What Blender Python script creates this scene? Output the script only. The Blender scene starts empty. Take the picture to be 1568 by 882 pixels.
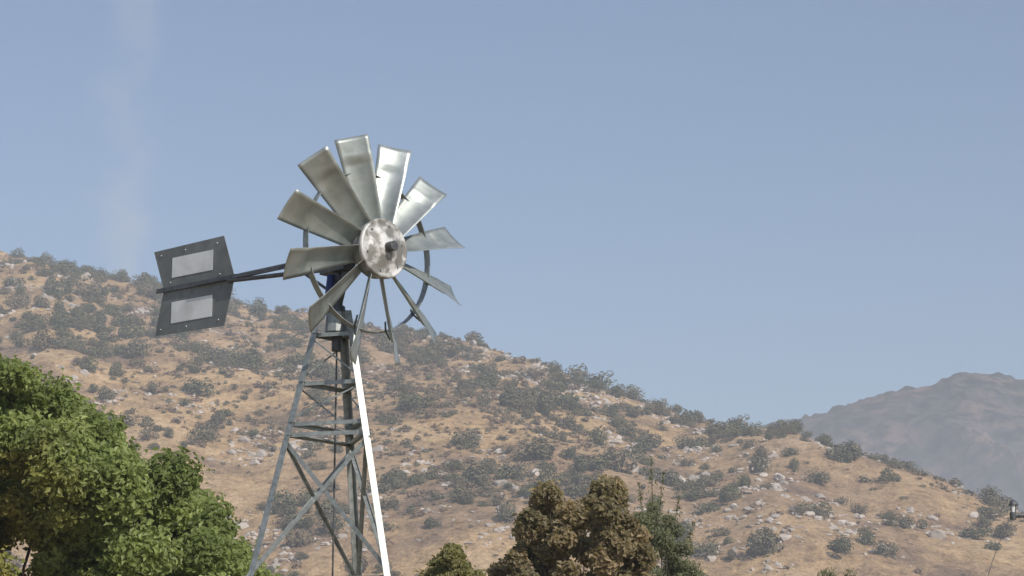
import bpy, math, numpy as np
from mathutils import Vector
rng=np.random.default_rng(7)
scene=bpy.context.scene
scene.view_settings.view_transform='Standard'; scene.view_settings.look='None'; scene.view_settings.exposure=0

# ------------------------------------------------------------ camera
PIT=math.radians(13.5); SP,CP=math.sin(PIT),math.cos(PIT); F=3484.0; CAMZ=1.6
cam=bpy.data.cameras.new("camera"); cam.lens=80; cam.sensor_width=36; cam.clip_end=60000; cam.clip_start=0.1
co=bpy.data.objects.new("camera",cam); scene.collection.objects.link(co)
co.location=(0,0,CAMZ); co.rotation_euler=(math.pi/2+PIT,0,0); scene.camera=co
def slope(px,py):
    a=(px-784)/F; b=(441-py)/F; y=CP-b*SP
    return a/y,(SP+b*CP)/y
def survey(px,py,dist):
    u,e=slope(px,py); return (u*dist,dist,CAMZ+e*dist)

# ------------------------------------------------------------ materials
def newmat(name):
    m=bpy.data.materials.new(name); m.use_nodes=True; nt=m.node_tree
    return m,nt,nt.nodes["Principled BSDF"]
def N(nt,t,**k):
    n=nt.nodes.new(t)
    for a,b in k.items(): setattr(n,a,b)
    return n
def noise(nt,vec,scale,detail=4,rough=.55):
    n=N(nt,'ShaderNodeTexNoise'); n.inputs['Scale'].default_value=scale; n.inputs['Detail'].default_value=detail; n.inputs['Roughness'].default_value=rough
    nt.links.new(vec,n.inputs['Vector']); return n
def ramp(nt,fac,stops):
    r=N(nt,'ShaderNodeValToRGB'); e=r.color_ramp.elements
    while len(e)<len(stops): e.new(0.5)
    for i,(p,c) in enumerate(stops):
        e[i].position=p; e[i].color=(*c,1) if len(c)==3 else c
    nt.links.new(fac,r.inputs[0]); return r
def mix(nt,fac,a,b,bt='MIX'):
    m=N(nt,'ShaderNodeMix',data_type='RGBA',blend_type=bt)
    for s,v in ((m.inputs[0],fac),(m.inputs[6],a),(m.inputs[7],b)):
        if isinstance(v,(int,float)): s.default_value=v
        elif isinstance(v,tuple): s.default_value=(*v,1)
        else: nt.links.new(v,s)
    return m.outputs[2]
def bump(nt,h,b,strength,dist):
    n=N(nt,'ShaderNodeBump'); n.inputs['Strength'].default_value=strength; n.inputs['Distance'].default_value=dist
    nt.links.new(h,n.inputs['Height']); nt.links.new(n.outputs[0],b.inputs['Normal'])

def metal(name,c0,c1,scale=18,met=.55,rough=.42,lo=.35,hi=.65,bs=.12):
    m,nt,b=newmat(name); tc=N(nt,'ShaderNodeTexCoord')
    n=noise(nt,tc.outputs['Object'],scale,5,.6); r=ramp(nt,n.outputs[0],[(lo,c0),(hi,c1)])
    n2=noise(nt,tc.outputs['Object'],scale*.15,3); r2=ramp(nt,n2.outputs[0],[(.3,(.78,.78,.76)),(.6,(1,1,1))])
    nt.links.new(mix(nt,1.0,r.outputs[0],r2.outputs[0],'MULTIPLY'),b.inputs['Base Color'])
    b.inputs['Metallic'].default_value=met
    mr=N(nt,'ShaderNodeMapRange'); mr.inputs[3].default_value=rough-.08; mr.inputs[4].default_value=rough+.12
    nt.links.new(n.outputs[0],mr.inputs[0]); nt.links.new(mr.outputs[0],b.inputs['Roughness'])
    bump(nt,n.outputs[0],b,bs,.01)
    return m
M_blade=metal("galvanized_sheet",(.38,.42,.40),(.53,.57,.55),7,.65,.40)
M_steel=metal("galvanized_angle",(.25,.28,.27),(.40,.43,.42),22,.5,.44)
M_hub=metal("galvanized_spangle",(.24,.235,.21),(.70,.70,.68),7,.25,.52,.44,.56,.03)
M_dark=metal("dark_metal",(.07,.075,.08),(.14,.145,.15),20,.4,.5)
M_vane=metal("vane_sheet",(.16,.175,.17),(.22,.235,.225),10,.1,.55)
M_blue=metal("blue_sleeve",(.02,.035,.13),(.03,.05,.18),10,.1,.5)
M_white=metal("white_sticker",(.80,.82,.82),(.85,.87,.87),30,0,.6)

def leafmat(name,trans=.35):
    m,nt,b=newmat(name); at=N(nt,'ShaderNodeAttribute',attribute_name='Col')
    nt.links.new(at.outputs['Color'],b.inputs['Base Color']); b.inputs['Roughness'].default_value=.5
    b.inputs['Specular IOR Level'].default_value=.35
    if trans>0:
        t=N(nt,'ShaderNodeBsdfTranslucent'); ms=N(nt,'ShaderNodeMixShader'); ms.inputs[0].default_value=trans
        g=mix(nt,1.0,at.outputs['Color'],(1.4,1.35,.7),'MULTIPLY'); nt.links.new(g,t.inputs[0])
        nt.links.new(b.outputs[0],ms.inputs[1]); nt.links.new(t.outputs[0],ms.inputs[2])
        nt.links.new(ms.outputs[0],nt.nodes['Material Output'].inputs['Surface'])
    return m
M_leaf=leafmat("leaves",.45); M_scrub=leafmat("scrub_leaves",0); M_rock=leafmat("granite",0)
for mm in (M_rock,M_scrub):
    mm.node_tree.nodes["Principled BSDF"].inputs['Roughness'].default_value=.9; mm.node_tree.nodes["Principled BSDF"].inputs['Specular IOR Level'].default_value=.1
m,nt,b=newmat("bark"); M_bark=m; tc=N(nt,'ShaderNodeTexCoord')
n=noise(nt,tc.outputs['Object'],9,6); nt.links.new(ramp(nt,n.outputs[0],[(.3,(.05,.04,.03)),(.7,(.12,.10,.08))]).outputs[0],b.inputs['Base Color']); b.inputs['Roughness'].default_value=.9
bump(nt,n.outputs[0],b,.6,.03)

# ------------------------------------------------------------ helpers
def link(o,parent=None):
    scene.collection.objects.link(o)
    if parent: o.parent=parent
    return o
def empty(name,loc=(0,0,0)):
    e=bpy.data.objects.new(name,None); e.empty_display_size=.3; return link(e)
def npmesh(name,V,Fc,mat,col=None,parent=None,smooth=False):
    V=np.asarray(V,np.float32); Fc=np.asarray(Fc,np.int32); k=Fc.shape[1]
    me=bpy.data.meshes.new(name); me.vertices.add(len(V)); me.vertices.foreach_set('co',V.ravel())
    me.loops.add(Fc.size); me.loops.foreach_set('vertex_index',Fc.ravel())
    me.polygons.add(len(Fc)); me.polygons.foreach_set('loop_start',np.arange(0,Fc.size,k,dtype=np.int32))
    me.polygons.foreach_set('use_smooth',np.full(len(Fc),smooth))
    me.update(calc_edges=True)
    if col is not None:
        a=me.color_attributes.new('Col','FLOAT_COLOR','POINT'); c=np.ones((len(V),4),np.float32); c[:,:3]=col
        a.data.foreach_set('color',c.ravel())
    me.materials.append(mat)
    return link(bpy.data.objects.new(name,me),parent)
class MB:
    def __init__(s): s.v=[]; s.f=[]
    def add(s,vs,fs):
        o=len(s.v); s.v+= [tuple(v) for v in vs]; s.f+=[tuple(i+o for i in f) for f in fs]
    def bar(s,p,q,w,t,side=None):
        p,q=Vector(p),Vector(q); d=(q-p).normalized(); side=Vector(side) if side else Vector((0,0,1))
        a=(side-d*side.dot(d))
        if a.length<1e-4: a=Vector((1,0,0))-d*d.x
        a.normalize(); c=d.cross(a)
        vs=[e+a*(sx*w/2)+c*(sy*t/2) for e in (p,q) for sx,sy in((-1,-1),(1,-1),(1,1),(-1,1))]
        s.add(vs,[(3,2,1,0),(4,5,6,7),(0,1,5,4),(1,2,6,5),(2,3,7,6),(3,0,4,7)])
    def angle(s,p,q,w,t,out):   # L profile, ridge facing 'out'
        p,q,out=Vector(p),Vector(q),Vector(out); d=(q-p).normalized()
        out=(out-d*out.dot(d)).normalized(); sd=d.cross(out)
        for sg in(1,-1):
            leg=(sd*sg-out).normalized(); off=leg*(w/2+ (t*.6 if sg>0 else 0))
            s.bar(p+off,q+off,w,t,leg)
    def tube(s,pts,rad,n=10,cap=True):
        pts=[Vector(p) for p in pts]; rings=[]
        for i,p in enumerate(pts):
            d=(pts[min(i+1,len(pts)-1)]-pts[max(i-1,0)]).normalized()
            a=d.orthogonal().normalized() if i==0 else (a-d*a.dot(d)).normalized()
            c=d.cross(a); rings.append([p+(a*math.cos(2*math.pi*k/n)+c*math.sin(2*math.pi*k/n))*rad[i] for k in range(n)])
        fs=[]
        for i in range(len(pts)-1):
            for k in range(n): fs.append((i*n+k,i*n+(k+1)%n,(i+1)*n+(k+1)%n,(i+1)*n+k))
        if cap: fs+= [tuple(range(n))[::-1],tuple((len(pts)-1)*n+k for k in range(n))]
        s.add([v for r in rings for v in r],fs)
    def make(s,name,mat,parent=None,smooth=False,bevel=0):
        me=bpy.data.meshes.new(name); me.from_pydata(s.v,[],s.f); me.update(); me.materials.append(mat)
        if smooth:
            for p in me.polygons: p.use_smooth=True
        o=link(bpy.data.objects.new(name,me),parent)
        if bevel:
            b=o.modifiers.new('b','BEVEL'); b.width=bevel; b.segments=2
        return o

tab=rng.random((8,256,256))
def vnoise(x,y,k=0):
    xi=np.floor(x).astype(int); yi=np.floor(y).astype(int); fx=x-xi; fy=y-yi
    fx=fx*fx*(3-2*fx); fy=fy*fy*(3-2*fy); T=tab[k%8]
    g=lambda i,j:T[i%256,j%256]
    return (g(xi,yi)*(1-fx)+g(xi+1,yi)*fx)*(1-fy)+(g(xi,yi+1)*(1-fx)+g(xi+1,yi+1)*fx)*fy
def fbm(x,y,sc,oct=4,k=0):
    x=np.asarray(x,float)/sc; y=np.asarray(y,float)/sc; a=1; s=0; t=0
    for i in range(oct):
        s=s+a*vnoise(x+17.3*i,y+5.1*i,k+i); t+=a; a*=.5; x=x*2.03; y=y*2.03
    return s/t

# ------------------------------------------------------------ terrain
RP=[(-400,330),(-150,360),(0,383),(60,395),(100,408),(180,425),(260,440),(330,458),(400,471),(450,474),(520,486),(600,502),(640,506),(700,516),(760,532),(830,552),(900,582),(950,600),(1000,618),(1060,636),(1110,647),(1160,650),(1210,656),(1280,682),(1340,700),(1400,716),(1470,742),(1520,765),(1568,785),(1700,830)]
us=[];es=[]
for px,py in RP:
    u,e=slope(px,py+4); us.append(u); es.append(e)
us=np.array([-3,-1.2,-.6]+us+[.6,1.2,3]); es=np.array([.10,.17,.25]+es+[.03,.0,-.01])
corr_u=np.linspace(-.7,.7,90); corr=np.ones(90)
def ridge_y(u): return np.clip(560-600*u,400,760)
def hill_z(x,y):
    u=np.clip(x/np.maximum(y,1),-3,3); yr=ridge_y(u); y0=290.0
    E=np.interp(u,us,es)*np.interp(u,corr_u,corr)
    t=(y-y0)/(yr-y0)
    s=np.where(t<1,np.clip(t,-.3,1)*1.0+.10*np.sin(np.clip(t,0,1)*math.pi),1-.55*(t-1)**1.0*.4-.35*np.clip(t-1,0,9)**2)
    H=E*yr
    n=(fbm(x,y,90,4,1)-.5)*20+(fbm(x+.5*y,y*.35,38,4,2)-.5)*11+(fbm(x,y,11,3,3)-.5)*3.2
    return CAMZ+H*s+n*np.clip(t*2.2,0,1)-2
for it in range(4):
    yy=np.linspace(300,900,300)
    X=corr_u[:,None]*yy[None]; Y=np.broadcast_to(yy,X.shape)
    m=((hill_z(X,Y)-CAMZ)/Y).max(1); tgt=np.interp(corr_u,us,es)
    corr=np.clip(corr*np.where(tgt>.04,tgt/np.maximum(m,.01),1),.4,1.6)

gx=np.arange(-760,760,3.0); gy=np.arange(270,1150,3.0)
X,Y=np.meshgrid(gx,gy); Z=hill_z(X,Y); nx,ny=len(gx),len(gy)
edge=np.clip(np.minimum(760-np.abs(X),np.minimum(1150-Y,Y-268))/120,0,1); Z=np.where(Y>600,Z*edge-3*(1-edge),Z)
idx=np.arange(nx*ny).reshape(ny,nx)
Fq=np.stack([idx[:-1,:-1],idx[:-1,1:],idx[1:,1:],idx[1:,:-1]],-1).reshape(-1,4)

m,nt,b=newmat("dry_grass_slope"); M_hill=m; geo=N(nt,'ShaderNodeNewGeometry'); P=geo.outputs['Position']
big=noise(nt,P,.012,4,.55); mid=noise(nt,P,.05,6,.68); fine=noise(nt,P,.38,6,.75); tiny=noise(nt,P,1.6,4,.75)
c=ramp(nt,mid.outputs[0],[(.34,(.21,.15,.10)),(.43,(.35,.24,.14)),(.52,(.50,.345,.185)),(.66,(.58,.42,.25))]).outputs[0]
pat=ramp(nt,big.outputs[0],[(.45,(0,0,0)),(.60,(1,1,1))]).outputs[0]
c=mix(nt,pat,c,mix(nt,.45,c,(.25,.175,.135)))
f=ramp(nt,fine.outputs[0],[(.36,(.55,.53,.51)),(.48,(.92,.91,.91)),(.56,(1.05,1.05,1.05)),(.68,(1.22,1.22,1.24))]).outputs[0]
c=mix(nt,1.0,c,f,'MULTIPLY')
f2=ramp(nt,tiny.outputs[0],[(.38,(.74,.74,.73)),(.56,(1.08,1.08,1.08))]).outputs[0]
c=mix(nt,1.0,c,f2,'MULTIPLY')
nt.links.new(c,b.inputs['Base Color']); b.inputs['Roughness'].default_value=.95; b.inputs['Specular IOR Level'].default_value=.1
bump(nt,fine.outputs[0],b,.6,1.4)
npmesh("hillside",np.stack([X,Y,Z],-1).reshape(-1,3),Fq,M_hill,smooth=True)

# ground sheet
m,nt,b=newmat("dry_ground"); geo=N(nt,'ShaderNodeNewGeometry'); n=noise(nt,geo.outputs['Position'],.15,6,.65)
nt.links.new(ramp(nt,n.outputs[0],[(.3,(.17,.13,.08)),(.55,(.30,.22,.13)),(.75,(.36,.29,.18))]).outputs[0],b.inputs['Base Color']); b.inputs['Roughness'].default_value=.95
g=20000; npmesh("ground",[(-g,-g,0),(g,-g,0),(g,g,0),(-g,g,0)],[(0,1,2,3)],m)

# distant mountain
MP=[(700,760),(900,720),(1050,690),(1130,666),(1200,647),(1240,640),(1280,629),(1305,620),(1330,611),(1360,602),(1400,597),(1425,592),(1445,586),(1465,578),(1480,574),(1500,572),(1525,574),(1568,583),(1700,600),(1900,570),(2200,640),(2600,760)]
mu,me_=zip(*[slope(a_,b_+2) for a_,b_ in MP])
gx=np.arange(-500,2300,5.5); gy=np.arange(1300,2500,7.); YR=1900
X2,Y2=np.meshgrid(gx,gy); u=X2/Y2
E=np.interp(u,mu,me_,left=.03,right=.05); t=(Y2-1300)/(YR-1300)
s=np.where(t<1,np.clip(t,0,1)**.95,1-.5*(t-1))
gul=(1-np.abs(fbm(X2+.25*Y2,Y2*.3,170,5,4)*2-1)*1.5)
Z2=E*YR*s*1.03+((gul-.6)*80)*np.clip((1-t)*3,0,1)*np.clip(t*3,0,1)+(fbm(X2,Y2,34,4,5)-.5)*12*np.clip((1-t)*4,.0,1)
tuft=np.clip(fbm(X2,Y2,13,2,1)-.56,0,1)*18
Z2=Z2+tuft*np.clip(s,0,1)
Z2=np.minimum(Z2,E*Y2+CAMZ+tuft*.8+rng.random(X2.shape)*1.6); Z2=np.where(t<=0,-10,Z2)
idx=np.arange(X2.size).reshape(X2.shape)
Fq=np.stack([idx[:-1,:-1],idx[:-1,1:],idx[1:,1:],idx[1:,:-1]],-1).reshape(-1,4)
m,nt,b=newmat("distant_slope"); geo=N(nt,'ShaderNodeNewGeometry'); n=noise(nt,geo.outputs['Position'],.014,6,.7); n2=noise(nt,geo.outputs['Position'],.07,4,.75)
c=ramp(nt,n.outputs[0],[(.38,(.06,.06,.062)),(.52,(.14,.098,.086)),(.66,(.24,.17,.135))]).outputs[0]
c=mix(nt,1.0,c,ramp(nt,n2.outputs[0],[(.45,(.30,.33,.36)),(.55,(1.2,1.2,1.2))]).outputs[0],'MULTIPLY')
nt.links.new(c,b.inputs['Base Color']); b.inputs['Roughness'].default_value=1; b.inputs['Specular IOR Level'].default_value=.05
npmesh("distant_mountain",np.stack([X2,Y2,Z2],-1).reshape(-1,3),Fq,m,smooth=True)

# ------------------------------------------------------------ leaf quads
def unit(n):
    v=rng.normal(size=(n,3)); return v/np.linalg.norm(v,axis=1,keepdims=True)
def leafquads(C,nrm,L,W):
    n=len(C); a=unit(n); a-=nrm*(a*nrm).sum(1,keepdims=True); a/=np.linalg.norm(a,axis=1,keepdims=True)+1e-9
    b=np.cross(nrm,a); L=np.asarray(L).reshape(-1,1); W=np.asarray(W).reshape(-1,1); dr=nrm*L*.12
    V=np.stack([C-a*L/2-dr,C+b*W/2+dr,C+a*L/2-dr,C-b*W/2+dr],1).reshape(-1,3)
    return V,np.arange(4*n).reshape(n,4)

# ---- hillside scrub
def scrub_proto(nleaf,squash,ls=(.07,.12)):
    k=rng.integers(3,7); cs=rng.normal(size=(k,3))*[.20,.20,.07]; cs[:,2]=np.abs(cs[:,2])+.24; rs=rng.uniform(.22,.36,k)
    pick=rng.integers(0,k,nleaf); d=unit(nleaf); r=rs[pick]*np.clip(1.05-np.abs(rng.normal(0,.25,nleaf)),.2,1.1)*rng.uniform(.92,1.08,nleaf)
    C=cs[pick]+d*r[:,None]; C[:,2]=np.abs(C[:,2])*squash
    nr=d*1.0+unit(nleaf)*.35+np.array([0,0,.3]); nr/=np.linalg.norm(nr,axis=1,keepdims=True)
    s=rng.uniform(ls[0],ls[1],nleaf); V,Fc=leafquads(C,nr,s,s*.85)
    sh=.8+.4*rng.random(nleaf); return V,Fc,np.repeat(sh,4)
protos=[scrub_proto(520,rng.uniform(.95,1.3)) for _ in range(14)]
small=[scrub_proto(60,rng.uniform(.6,1),(.16,.26)) for _ in range(8)]
def scatter(name,xs,ys,size,prs,colf,sink=.08,mat=M_scrub):
    zs=hill_z(xs,ys); VV=[];FF=[];CC=[];o=0
    for i in range(len(xs)):
        V,Fc,sh=prs[i%len(prs)]; th=rng.uniform(0,6.28); ct,st=math.cos(th),math.sin(th); s=size[i]
        sx=s*rng.uniform(.85,1.25)
        P=np.stack([(V[:,0]*ct-V[:,1]*st)*sx,(V[:,0]*st+V[:,1]*ct)*s,V[:,2]*s*rng.uniform(.8,1.1)],1)+[xs[i],ys[i],zs[i]-sink*s]
        VV.append(P);FF.append(Fc+o);o+=len(V); CC.append(np.outer(sh,colf(i)))
    return npmesh(name,np.concatenate(VV),np.concatenate(FF),mat,np.concatenate(CC))
def sample(n,dens,umax=.34):
    X=[];Y=[]
    while len(X)<n:
        y=rng.uniform(330,760,4000); u_=rng.uniform(-umax,umax,4000); keep=rng.random(4000)<dens(u_*y,y)*(y/760)
        keep&=(y<ridge_y(u_)+12); X+=list((u_*y)[keep]); Y+=list(y[keep])
    return np.array(X[:n]),np.array(Y[:n])
def d_scrub(x,y):
    f=fbm(x,y,40,3,6); f2=fbm(x,y,12,2,2)
    left=np.clip(-(x/y)-.05,0,.2)*3
    return np.clip((f*.5+f2*.5-.44+left*.10)*3.2,.16,1)
xs,ys=sample(1450,d_scrub); size=np.clip(rng.lognormal(1.15,.36,len(xs)),1.4,6.6)
pal=np.array([[.145,.145,.080],[.175,.160,.098],[.13,.135,.080],[.195,.165,.108],[.16,.148,.098]])
cidx=rng.integers(0,5,len(xs))
scatter("hillside_scrub",xs,ys,size,protos,lambda i:pal[cidx[i]])
# ridge-line bushes
ur=np.concatenate([rng.uniform(-.3,.3,60),rng.normal(-.17,.03,12),rng.normal(-.03,.025,12)])
yr_=ridge_y(ur)+rng.uniform(-12,4,len(ur)); sz=np.clip(rng.lognormal(.7,.4,len(ur)),1.1,4.6)
scatter("ridge_scrub",ur*yr_,yr_,sz,protos,lambda i:pal[i%5])
# dry low brush
def d_dry(x,y): return np.clip((fbm(x,y,60,4,0)-.42)*6,.08,1)
xs,ys=sample(8000,d_dry); size=np.clip(rng.lognormal(.15,.45,len(xs)),.5,3)
pal2=np.array([[.23,.17,.125],[.29,.215,.15],[.20,.175,.12],[.17,.16,.11]]); c2=rng.integers(0,4,len(xs))
scatter("dry_brush",xs,ys,size,small,lambda i:pal2[c2[i]])

# ---- boulders
import bmesh
def rockproto():
    bm=bmesh.new(); bmesh.ops.create_icosphere(bm,subdivisions=2,radius=.5)
    V=np.array([v.co[:] for v in bm.verts]); Fc=np.array([[v.index for v in f.verts] for f in bm.faces]); bm.free()
    for _ in range(9):
        d=unit(1)[0]; h=rng.uniform(.22,.40); p=V@d; V=V-np.outer(np.clip(p-h,0,9),d)
    V+=rng.normal(size=V.shape)*.012; V*= [1,rng.uniform(.6,1),rng.uniform(.5,.9)]; V[:,2]+=.1
    return V,Fc,np.full(len(V),1.)
rocks=[rockproto() for _ in range(12)]
def d_rock(x,y):
    u_=x/y; f=fbm(x,y,24,3,5); f2=fbm(x,y,6,2,7); tt=(y-290)/(ridge_y(u_)-290)
    c=np.exp(-((u_-.07)/.08)**2)*1.0+ .9*np.exp(-((u_+.0)/.035)**2)*np.clip((tt-.75)*5,0,1)
    return np.clip((f*.5+f2*.5-.57+.09*c)*14,.008,1)
xs,ys=sample(8500,d_rock); size=np.clip(rng.lognormal(-.08,.50,len(xs)),.35,3.0)
gcol=rng.uniform(.34,.52,len(xs))
scatter("hillside_boulders",xs,ys,size,rocks,lambda i:np.array([1.08,.97,.86])*gcol[i],sink=.12,mat=M_rock)

# ------------------------------------------------------------ trees
def crown(name,outline,dist,depth,zbot,nclump,rr,nleaf,L,W,palette,yellow=None,base=None,trunk_r=.14,drop=.3,over=.9,spread=.4,nlimb=46,fill=0.0,zfill=None,wisps=()):
    ox,oz=np.array(outline).T; par=empty(name)
    cs=[];rs=[]; tries=0
    while len(cs)<nclump and tries<90000:
        tries+=1; x=rng.uniform(ox[0],ox[-1]); yo=rng.uniform(-depth,depth); r=rng.uniform(*rr)
        xm=(ox[0]+ox[-1])/2; hw=(ox[-1]-ox[0])/2
        top=min(np.interp(x-r*.5,ox,oz),np.interp(x,ox,oz),np.interp(x+r*.5,ox,oz))-drop*(yo/depth)**2*1.0-r*over
        q=rng.random()
        if q<fill: z=rng.uniform(zfill if zfill else zbot,top) if top>(zfill or zbot) else -1
        else: z=top-abs(rng.exponential((top-zbot)*spread)) if q<.85 else top
        if z<zbot or (abs(x-xm)/hw)**2+(yo/depth)**2>1.0: continue
        cs.append((x,dist+yo,z)); rs.append(r)
    cs=np.array(cs); rs=np.array(rs)
    p=rs**2/ (rs**2).sum(); pick=rng.choice(len(cs),nleaf,p=p); d=unit(nleaf)
    r=rs[pick]*np.clip(1-np.abs(rng.normal(0,.30,nleaf))+rng.normal(0,.16,nleaf),.1,1.6)
    C=cs[pick]+d*r[:,None]*[1,1,.85]
    for (wa,wb) in wisps:      # feathery shoots that stand clear of the crown
        k=70; f_=rng.random(k)[:,None]; i0=len(C)-k-rng.integers(0,nleaf-2*k)
        C[i0:i0+k]=np.array(wa)*(1-f_)+np.array(wb)*f_+rng.normal(size=(k,3))*.045*(1.15-f_)
    nr=d*.5+unit(nleaf)*.7+np.array([.25,-.4,.4]); nr/=np.linalg.norm(nr,axis=1,keepdims=True)
    s=rng.uniform(.65,1.25,nleaf); V,Fc=leafquads(C,nr,L*s,W*s)
    pal=np.array(palette); cl=rng.random(len(cs))
    w=np.clip(cl[pick]*.6+rng.random(nleaf)*.4,0,.999)*(len(pal)-1); i0=w.astype(int); fr=(w-i0)[:,None]
    col=pal[i0]*(1-fr)+pal[np.minimum(i0+1,len(pal)-1)]*fr
    if yellow is not None:
        yw=yellow(C)[:,None]; col=col*(1-yw)+np.array([.38,.33,.10])*yw
    col*=rng.uniform(.7,1.25,(nleaf,1))
    npmesh("foliage",V,Fc,M_leaf,np.repeat(col,4,0),par)
    mb=MB(); bx,by=base; th=zbot+.3
    trunk=[Vector((bx,by,-.05)),Vector((bx+.04,by,th*.4)),Vector((bx-.03,by+.03,th*.8)),Vector((bx,by,th))]
    mb.tube(trunk,[trunk_r*1.3,trunk_r,trunk_r*.85,trunk_r*.75],12)
    for j in rng.choice(len(cs),min(len(cs),nlimb),replace=False):
        e=Vector(cs[j]); st=trunk[3].lerp(trunk[2],rng.random()); md=st.lerp(e,.5)+Vector((0,0,-.12*(e-st).length+rng.normal()*.05))
        q=st.lerp(e,.25)+(md-st.lerp(e,.5))*.7
        mb.tube([st,q,md,e],[trunk_r*.38,trunk_r*.22,trunk_r*.11,.006],6,False)
    for (wa,wb) in wisps: mb.tube([wa,wb],[.008,.003],5,False)
    mb.make("trunk_and_limbs",M_bark,par,smooth=True)
    return par
def prof(pts,dist): return [(lambda p:(p[0],p[2]))(survey(a,b,dist)) for a,b in pts]
green=[(.16,.20,.075),(.23,.285,.10),(.31,.37,.14),(.40,.45,.19)]
def yl(C):
    u_=C[:,0]/C[:,1]; e=(C[:,2]-CAMZ)/C[:,1]
    f=fbm(C[:,0]*3,C[:,2]*3,1.4,3,3)
    return np.clip((-.178-u_)*22,0,1)*np.clip((.188-e)*30,0,1)*np.clip((f-.34)*4,0,1)*.8
crown("broadleaf_tree",prof([(-420,840),(-330,720),(-200,620),(-60,583),(30,572),(90,580),(140,600),(178,628),(205,680),(225,712),(250,686),(278,670),(305,690),(330,738),(352,792),(385,848),(440,890)],25),25,2.6,1.7,420,(.16,.36),250000,.080,.046,green,yl,base=(-6.3,25),trunk_r=.2,nlimb=30,fill=.55,zfill=3.6)
olive=[(.17,.15,.085),(.25,.215,.125),(.34,.28,.17),(.44,.35,.23)]
crown("sycamore_tree",prof([(715,905),(752,872),(785,845),(805,770),(828,740),(850,750),(868,774),(885,774),(902,748),(928,732),(950,744),(965,770),(985,815),(1010,870),(1040,910)],30),30,1.3,2.9,210,(.08,.20),44000,.09,.058,olive,None,base=(.95,30),trunk_r=.09,over=.5,spread=.5,nlimb=60,fill=.5,zfill=4.3)
dg=[(.14,.155,.085),(.19,.205,.115),(.25,.26,.15)]
ws=[(survey(a0,b0,33),survey(a1,b1,33)) for a0,b0,a1,b1 in((1000,790,997,700),(1008,800,1016,722),(985,800,978,738),(1030,815,1040,760),(965,815,955,770),(1050,850,1062,800))]
crown("evergreen_tree",prof([(900,905),(940,835),(965,795),(985,775),(1004,764),(1022,780),(1045,812),(1066,868),(1095,925)],33),33,1.0,2.8,120,(.08,.20),34000,.075,.022,dg,None,base=(2.1,33),trunk_r=.09,over=.5,nlimb=40,fill=.3,zfill=4.3,wisps=ws)
crown("young_tree",prof([(632,900),(650,862),(670,840),(690,832),(710,844),(735,872),(765,915)],28),28,.6,2.6,60,(.07,.16),8000,.08,.05,[(.17,.17,.07),(.25,.24,.10),(.34,.30,.14)],None,base=(-.75,28),trunk_r=.05,over=.5,nlimb=36,fill=.4,zfill=4.2)
crown("small_tree",prof([(1232,905),(1260,866),(1280,846),(1300,862),(1328,905)],36),36,.4,2.8,24,(.08,.16),2600,.06,.02,dg,None,base=(5.2,36),trunk_r=.05,over=.6,nlimb=12)

# ------------------------------------------------------------ windmill
WM=empty("windmill")
Cw=Vector((-1.011,17.4,6.10)); n_=Vector((.707,-.707,0)); eh=Vector((.707,.707,0)); ev=Vector((0,0,1))
def W(r,ph,k): return Cw+(eh*math.cos(ph)+ev*math.sin(ph))*r+n_*k
R=.925
mb=MB(); br=MB()
for i in range(12):
    ph=math.radians(17+30*i+rng.normal()*.6); rad=eh*math.cos(ph)+ev*math.sin(ph); t=-eh*math.sin(ph)+ev*math.cos(ph)
    NR=22;NC=8; vs=[]; dp=rng.normal()*math.radians(2)
    for a in range(NR+1):
        fr=a/NR; r=.17+(R-.17)*fr; be=math.radians(-51+14*fr)+dp; w=.19+.085*min(1,fr*1.05)
        kink=.010*math.exp(-((r-.74)/.012)**2)+.006*math.exp(-((r-.60)/.01)**2); flat=1 if r<.74 else .4
        ch=t*math.cos(be)+n_*math.sin(be); nm=-t*math.sin(be)+n_*math.cos(be)
        for b_ in range(NC+1):
            s=b_/NC*2-1; cr=(w*.12*flat)*(1-s*s)
            vs.append(Cw+n_*(-.09-.02*fr)+rad*r+ch*(s*w/2)-nm*(cr)+nm*kink+nm*(-.05*max(0,r-.74)))
    mb.add(vs,[(a*(NC+1)+b_,a*(NC+1)+b_+1,(a+1)*(NC+1)+b_+1,(a+1)*(NC+1)+b_) for a in range(NR) for b_ in range(NC)])
    pr=Cw+rad*.64+n_*-.18
    for rr2,ss in((.72,.3),(.57,-.3)):
        be=math.radians(-39); ch=t*math.cos(be)+n_*math.sin(be); nm=-t*math.sin(be)+n_*math.cos(be)
        pb=Cw+rad*rr2+n_*-.105+ch*(.10*ss)-nm*.035; br.bar(pr,pb,.016,.004,t)
o=mb.make("blades",M_blade,WM,smooth=True); sm=o.modifiers.new('s','SOLIDIFY'); sm.thickness=.0025
br.make("blade_brackets",M_steel,WM)
# ring
mb=MB(); NS=72; vs=[]
for i in range(NS):
    ph=2*math.pi*i/NS
    for r,k in((.648,-.160),(.648,-.220),(.641,-.220),(.641,-.160)): vs.append(W(r,ph,k))
mb.add(vs,[(4*i+a,4*i+(a+1)%4,4*((i+1)%NS)+(a+1)%4,4*((i+1)%NS)+a) for i in range(NS) for a in range(4)])
mb.make("support_ring",M_steel,WM)
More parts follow.
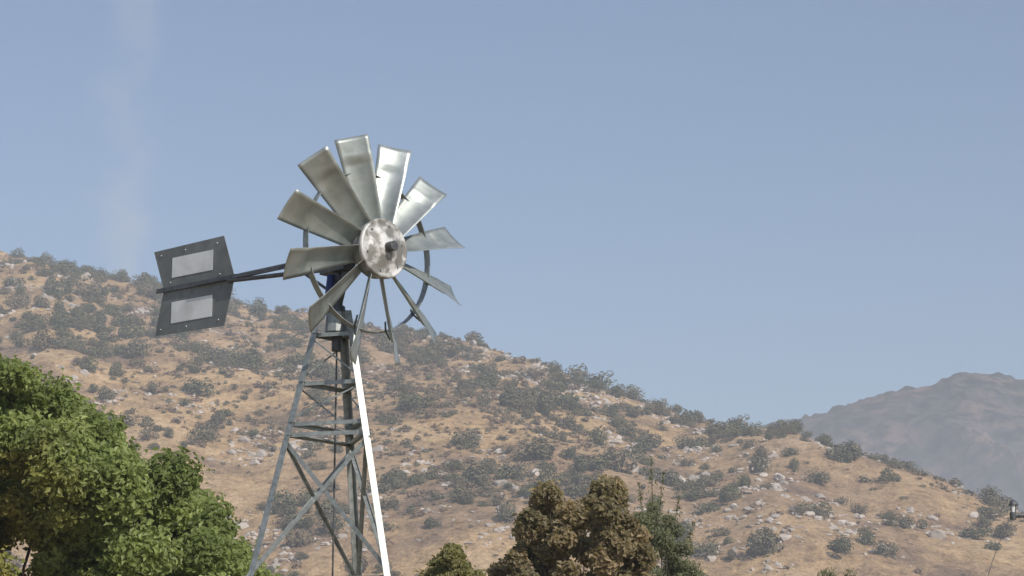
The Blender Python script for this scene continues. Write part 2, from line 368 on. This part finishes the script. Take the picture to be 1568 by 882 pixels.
# hub
def revolve(mb,prof_,ns=48):
    vs=[W(r,2*math.pi*i/ns,k) for r,k in prof_ for i in range(ns)]
    mb.add(vs,[(j*ns+i,j*ns+(i+1)%ns,(j+1)*ns+(i+1)%ns,(j+1)*ns+i) for j in range(len(prof_)-1) for i in range(ns)])
mb=MB(); revolve(mb,[(.001,.055),(.05,.052),(.10,.038),(.17,.016),(.215,.002),(.226,.010),(.238,.008),(.243,-.006),(.243,-.03),(.235,-.036),(.15,-.03),(.001,-.03)])
mb.make("hub_plate",M_hub,WM,smooth=True)
mb=MB(); revolve(mb,[(.20,-.04),(.225,-.06),(.225,-.13),(.20,-.15),(.12,-.20),(.09,-.30),(.001,-.30)]); mb.make("hub_drum",M_steel,WM,smooth=True)
mb=MB(); revolve(mb,[(.040,.03),(.040,.125),(.034,.13),(.001,.13)],24); 
mb.make("shaft_end",M_dark,WM)
mb=MB()
for i in range(6):
    ph=math.pi/3*i+.3; mb.tube([W(.19,ph,.0),W(.19,ph,.02)],[.009,.009],6)
mb.make("hub_bolts",M_steel,WM)
# head
T=Cw-n_*.55
mb=MB(); mb.tube([W(0,0,-.1),W(0,0,-.72)],[.045,.045],16)
mb.bar(T+Vector((0,0,-.02))+n_*.14,T+Vector((0,0,-.02))-n_*.16,.17,.13)
mb.tube([(T.x,T.y,5.35),(T.x,T.y,6.05)],[.042,.042],16)
mb.tube([(T.x,T.y,5.62),(T.x,T.y,5.72)],[.075,.06],16)
mb.bar(T+n_*.1+Vector((0,0,-.1)),Vector((T.x,T.y,5.72)),.03,.08,(1,1,0))
mb.bar(T-n_*.45+Vector((0,0,-.02)),Vector((T.x,T.y,5.8)),.03,.02,(1,1,0))
mb.make("head",M_dark,WM,bevel=.006)
mb=MB(); mb.tube([(T.x-.075,T.y-.07,5.66),(T.x-.05,T.y-.07,5.96)],[.036,.032],12); mb.make("blue_sleeve",M_blue,WM,smooth=True)
# tail
def TL(s,h,off=0): return Cw-n_*s+Vector((0,0,h+.05*s))+Vector((-.707,-.707,0))*off
mb=MB()
mb.tube([TL(.55,.02),TL(2.0,0)],[.024,.022],10); mb.tube([TL(.6,-.09),TL(1.95,-.03,.02)],[.02,.018],10)
mb.bar(TL(1.85,0,.012),TL(2.98,0,.012),.04,.016); mb.bar(TL(1.0,-.01,.03),TL(2.4,-.01,.03),.02,.01)
mb.make("tail_boom",M_dark,WM)
def plate(name,pts,off,mat,thick):
    m2=MB(); a=[TL(s,h,off+thick/2) for s,h in pts]; b=[TL(s,h,off-thick/2) for s,h in pts]; n=len(pts)
    m2.add(a+b,[tuple(range(n)),tuple(range(2*n-1,n-1,-1))]+[(i,(i+1)%n,n+(i+1)%n,n+i) for i in range(n)])
    return m2.make(name,mat,WM)
up=[(1.90,.012),(2.90,.012),(3.06,.37),(2.06,.385)]
lo=[(1.90,-.012),(2.90,-.012),(3.00,-.40),(2.02,-.41)]
plate("tail_vane_upper",up,0,M_vane,.004); plate("tail_vane_lower",lo,0,M_vane,.004)
plate("panel_upper",[(2.20,.10),(2.78,.10),(2.78,.28),(2.20,.28)],.005,M_white,.002)
plate("panel_lower",[(2.19,-.31),(2.77,-.31),(2.77,-.12),(2.19,-.12)],.005,M_white,.002)
mb=MB()
for s_,h_ in((2.15,.33),(2.6,.33),(2.95,.32),(2.1,.05),(2.8,.06),(2.1,-.35),(2.55,-.36),(2.92,-.35),(2.1,-.06),(2.8,-.06)):
    mb.tube([TL(s_,h_,.002),TL(s_,h_,.009)],[.009,.007],8)
mb.make("vane_rivets",M_steel,WM)
# tower
def leg(a,z,extra=0):
    r=max(.05,.235*(6.37-z))+extra; return Vector((T.x+r*math.cos(a),T.y+r*math.sin(a),z))
AN=[math.radians(v) for v in(75,195,-45)]; OUT=[math.radians(v) for v in(75,195,-27)]
mb=MB()
for a,oa in zip(AN,OUT):
    out=Vector((math.cos(oa),math.sin(oa),.2)); mb.angle(leg(a,0),leg(a,5.66),.050,.006,out)
mb.tube([(T.x,T.y,5.5),(T.x,T.y,5.66)],[.10,.09],16)
mb.make("tower_legs",M_steel,WM)
mb=MB(); tiers=[5.47,5.07,4.74,3.50,2.25,1.0]
for i in range(3):
    a,b_=AN[i],AN[(i+1)%3]
    mid_=Vector((math.cos(a)+math.cos(b_),math.sin(a)+math.sin(b_),0)).normalized()
    for z in tiers:
        wd=.06 if z in(5.47,5.07) else .055
        p,q=leg(a,z),leg(b_,z); mb.bar(p-mid_*.01,q-mid_*.01,wd*.5,.005,(0,0,1)); mb.bar(p-mid_*.03+Vector((0,0,.016)),q-mid_*.03+Vector((0,0,.016)),.045,.004,mid_)
        if z==4.74:
            p,q=leg(a,z-.085),leg(b_,z-.085); mb.bar(p-mid_*.01,q-mid_*.01,.035,.005,(0,0,1)); mb.bar(p-mid_*.03,q-mid_*.03,.04,.004,mid_)
    for z0,z1 in((4.62,3.53),(3.45,2.28),(2.2,1.03)):
        for s,(aa,bb) in enumerate(((a,b_),(b_,a))):
            o_=mid_*(.004 if s else -.006)
            mb.bar(leg(aa,z0)+o_,leg(bb,z1)+o_,.034,.005,(0,0,1)); mb.bar(leg(aa,z0)+o_-mid_*.018,leg(bb,z1)+o_-mid_*.018,.004,.032,(0,0,1))
    mb.bar(leg(a,5.45),leg(b_,5.1),.014,.004); mb.bar(leg(b_,5.05),leg(a,4.78),.014,.004)
mb.make("tower_bracing",M_steel,WM)
mb=MB(); mb.tube([(T.x,T.y,0),(T.x,T.y,5.5)],[.008,.008],6)
mb.make("pump_rod",M_dark,WM)

# ------------------------------------------------------------ yard lamp (right edge)
LP=empty("yard_lamp"); x,y,z=4.885,22.0,4.64
mb=MB(); mb.tube([(5.75,22,0),(5.75,22,4.75)],[.05,.035],12); mb.tube([(x-.03,22,z-.03),(x+.3,22,z-.03),(5.75,22,z-.06)],[.022,.016,.016],8)
mb.tube([(x-.02,22,z-.07),(x-.02,22,z+.0)],[.03,.034],10); mb.tube([(x-.01,22,z+.07),(x-.01,22,z+.10),(x-.01,22,z+.125)],[.05,.036,.01],12)
for k in range(4):
    a=k*math.pi/2+.5; mb.tube([(x-.015+.03*math.cos(a),22+.03*math.sin(a),z),(x-.01+.036*math.cos(a),22+.036*math.sin(a),z+.075)],[.004,.004],5)
mb.make("post_and_arm",M_dark,LP)
mb=MB(); mb.tube([(x-.015,22,z),(x-.012,22,z+.07)],[.024,.03],12); mb.make("lantern_glass",M_white,LP)
mb=MB(); pts=[survey(1541,803,22),survey(1530,832,21.95),survey(1520,858,21.9),survey(1507,900,21.8)]; pts.append((pts[-1][0]-.7,21.3,0)); mb.tube(pts,[.004]*5,5); mb.make("guy_wire",M_dark,LP)

# ------------------------------------------------------------ light and air
sd=Vector((.46,-.66,.58)).normalized()
el=math.asin(sd.z); rot=math.atan2(sd.x,sd.y)
S=bpy.data.lights.new("sun",'SUN'); S.energy=4.5; S.angle=math.radians(.53); S.color=(1,.94,.86)
so=bpy.data.objects.new("sun",S); link(so); so.rotation_euler=sd.to_track_quat('Z','Y').to_euler()
w=bpy.data.worlds.new("World"); scene.world=w; w.use_nodes=True; nt=w.node_tree
sky=nt.nodes.new('ShaderNodeTexSky'); sky.sky_type='NISHITA'; sky.sun_disc=False; sky.sun_elevation=el; sky.sun_rotation=rot
sky.air_density=1.0; sky.dust_density=1.0; sky.ozone_density=1.6; sky.altitude=900
bg=nt.nodes['Background']; bg.inputs[1].default_value=.138
# faint wisps of high cloud, upper left
tc=N(nt,'ShaderNodeTexCoord'); sx=N(nt,'ShaderNodeSeparateXYZ'); nt.links.new(tc.outputs['Generated'],sx.inputs[0])
def M(op,a,b_=None):
    n=N(nt,'ShaderNodeMath',operation=op)
    for i,v in enumerate((a,b_)):
        if v is None: continue
        if isinstance(v,(int,float)): n.inputs[i].default_value=v
        else: nt.links.new(v,n.inputs[i])
    return n.outputs[0]
az=M('DIVIDE',sx.outputs[0],sx.outputs[1]); 
cn=noise(nt,tc.outputs['Generated'],40,6,.65); wob=M('MULTIPLY',M('SUBTRACT',cn.outputs[0],.5),.05)
dd=M('DIVIDE',M('SUBTRACT',M('ADD',az,wob),-.179),.009); band=M('EXPONENT',M('MULTIPLY',M('MULTIPLY',dd,dd),-1.0))
band=M('MULTIPLY',band,M('GREATER_THAN',sx.outputs[1],0.0))
cn2=noise(nt,tc.outputs['Generated'],17,4,.6); band=M('MULTIPLY',band,M('MULTIPLY',M('MAXIMUM',M('SUBTRACT',cn2.outputs[0],.36),0.0),.95))
hz=noise(nt,tc.outputs['Generated'],5,4,.5); veil=M('MULTIPLY',hz.outputs[0],.03)
skyc=mix(nt,M('ADD',band,veil),sky.outputs[0],(5.2,5.0,5.3))
nt.links.new(skyc,bg.inputs[0])
# haze: a real layer of scattering air
m=bpy.data.materials.new("haze_air"); m.use_nodes=True; nt=m.node_tree; nt.nodes.remove(nt.nodes["Principled BSDF"])
v=nt.nodes.new('ShaderNodeVolumeScatter'); v.inputs['Density'].default_value=.00080; v.inputs['Color'].default_value=(.87,.93,1,1); v.inputs['Anisotropy'].default_value=0
nt.links.new(v.outputs[0],nt.nodes['Material Output'].inputs['Volume'])
mb=MB(); a=9000; vs=[(sx_*a,sy*a,zz) for zz in(-30,220) for sx_,sy in((-1,-1),(1,-1),(1,1),(-1,1))]
mb.add(vs,[(3,2,1,0),(4,5,6,7),(0,1,5,4),(1,2,6,5),(2,3,7,6),(3,0,4,7)]); mb.make("haze_layer",m)
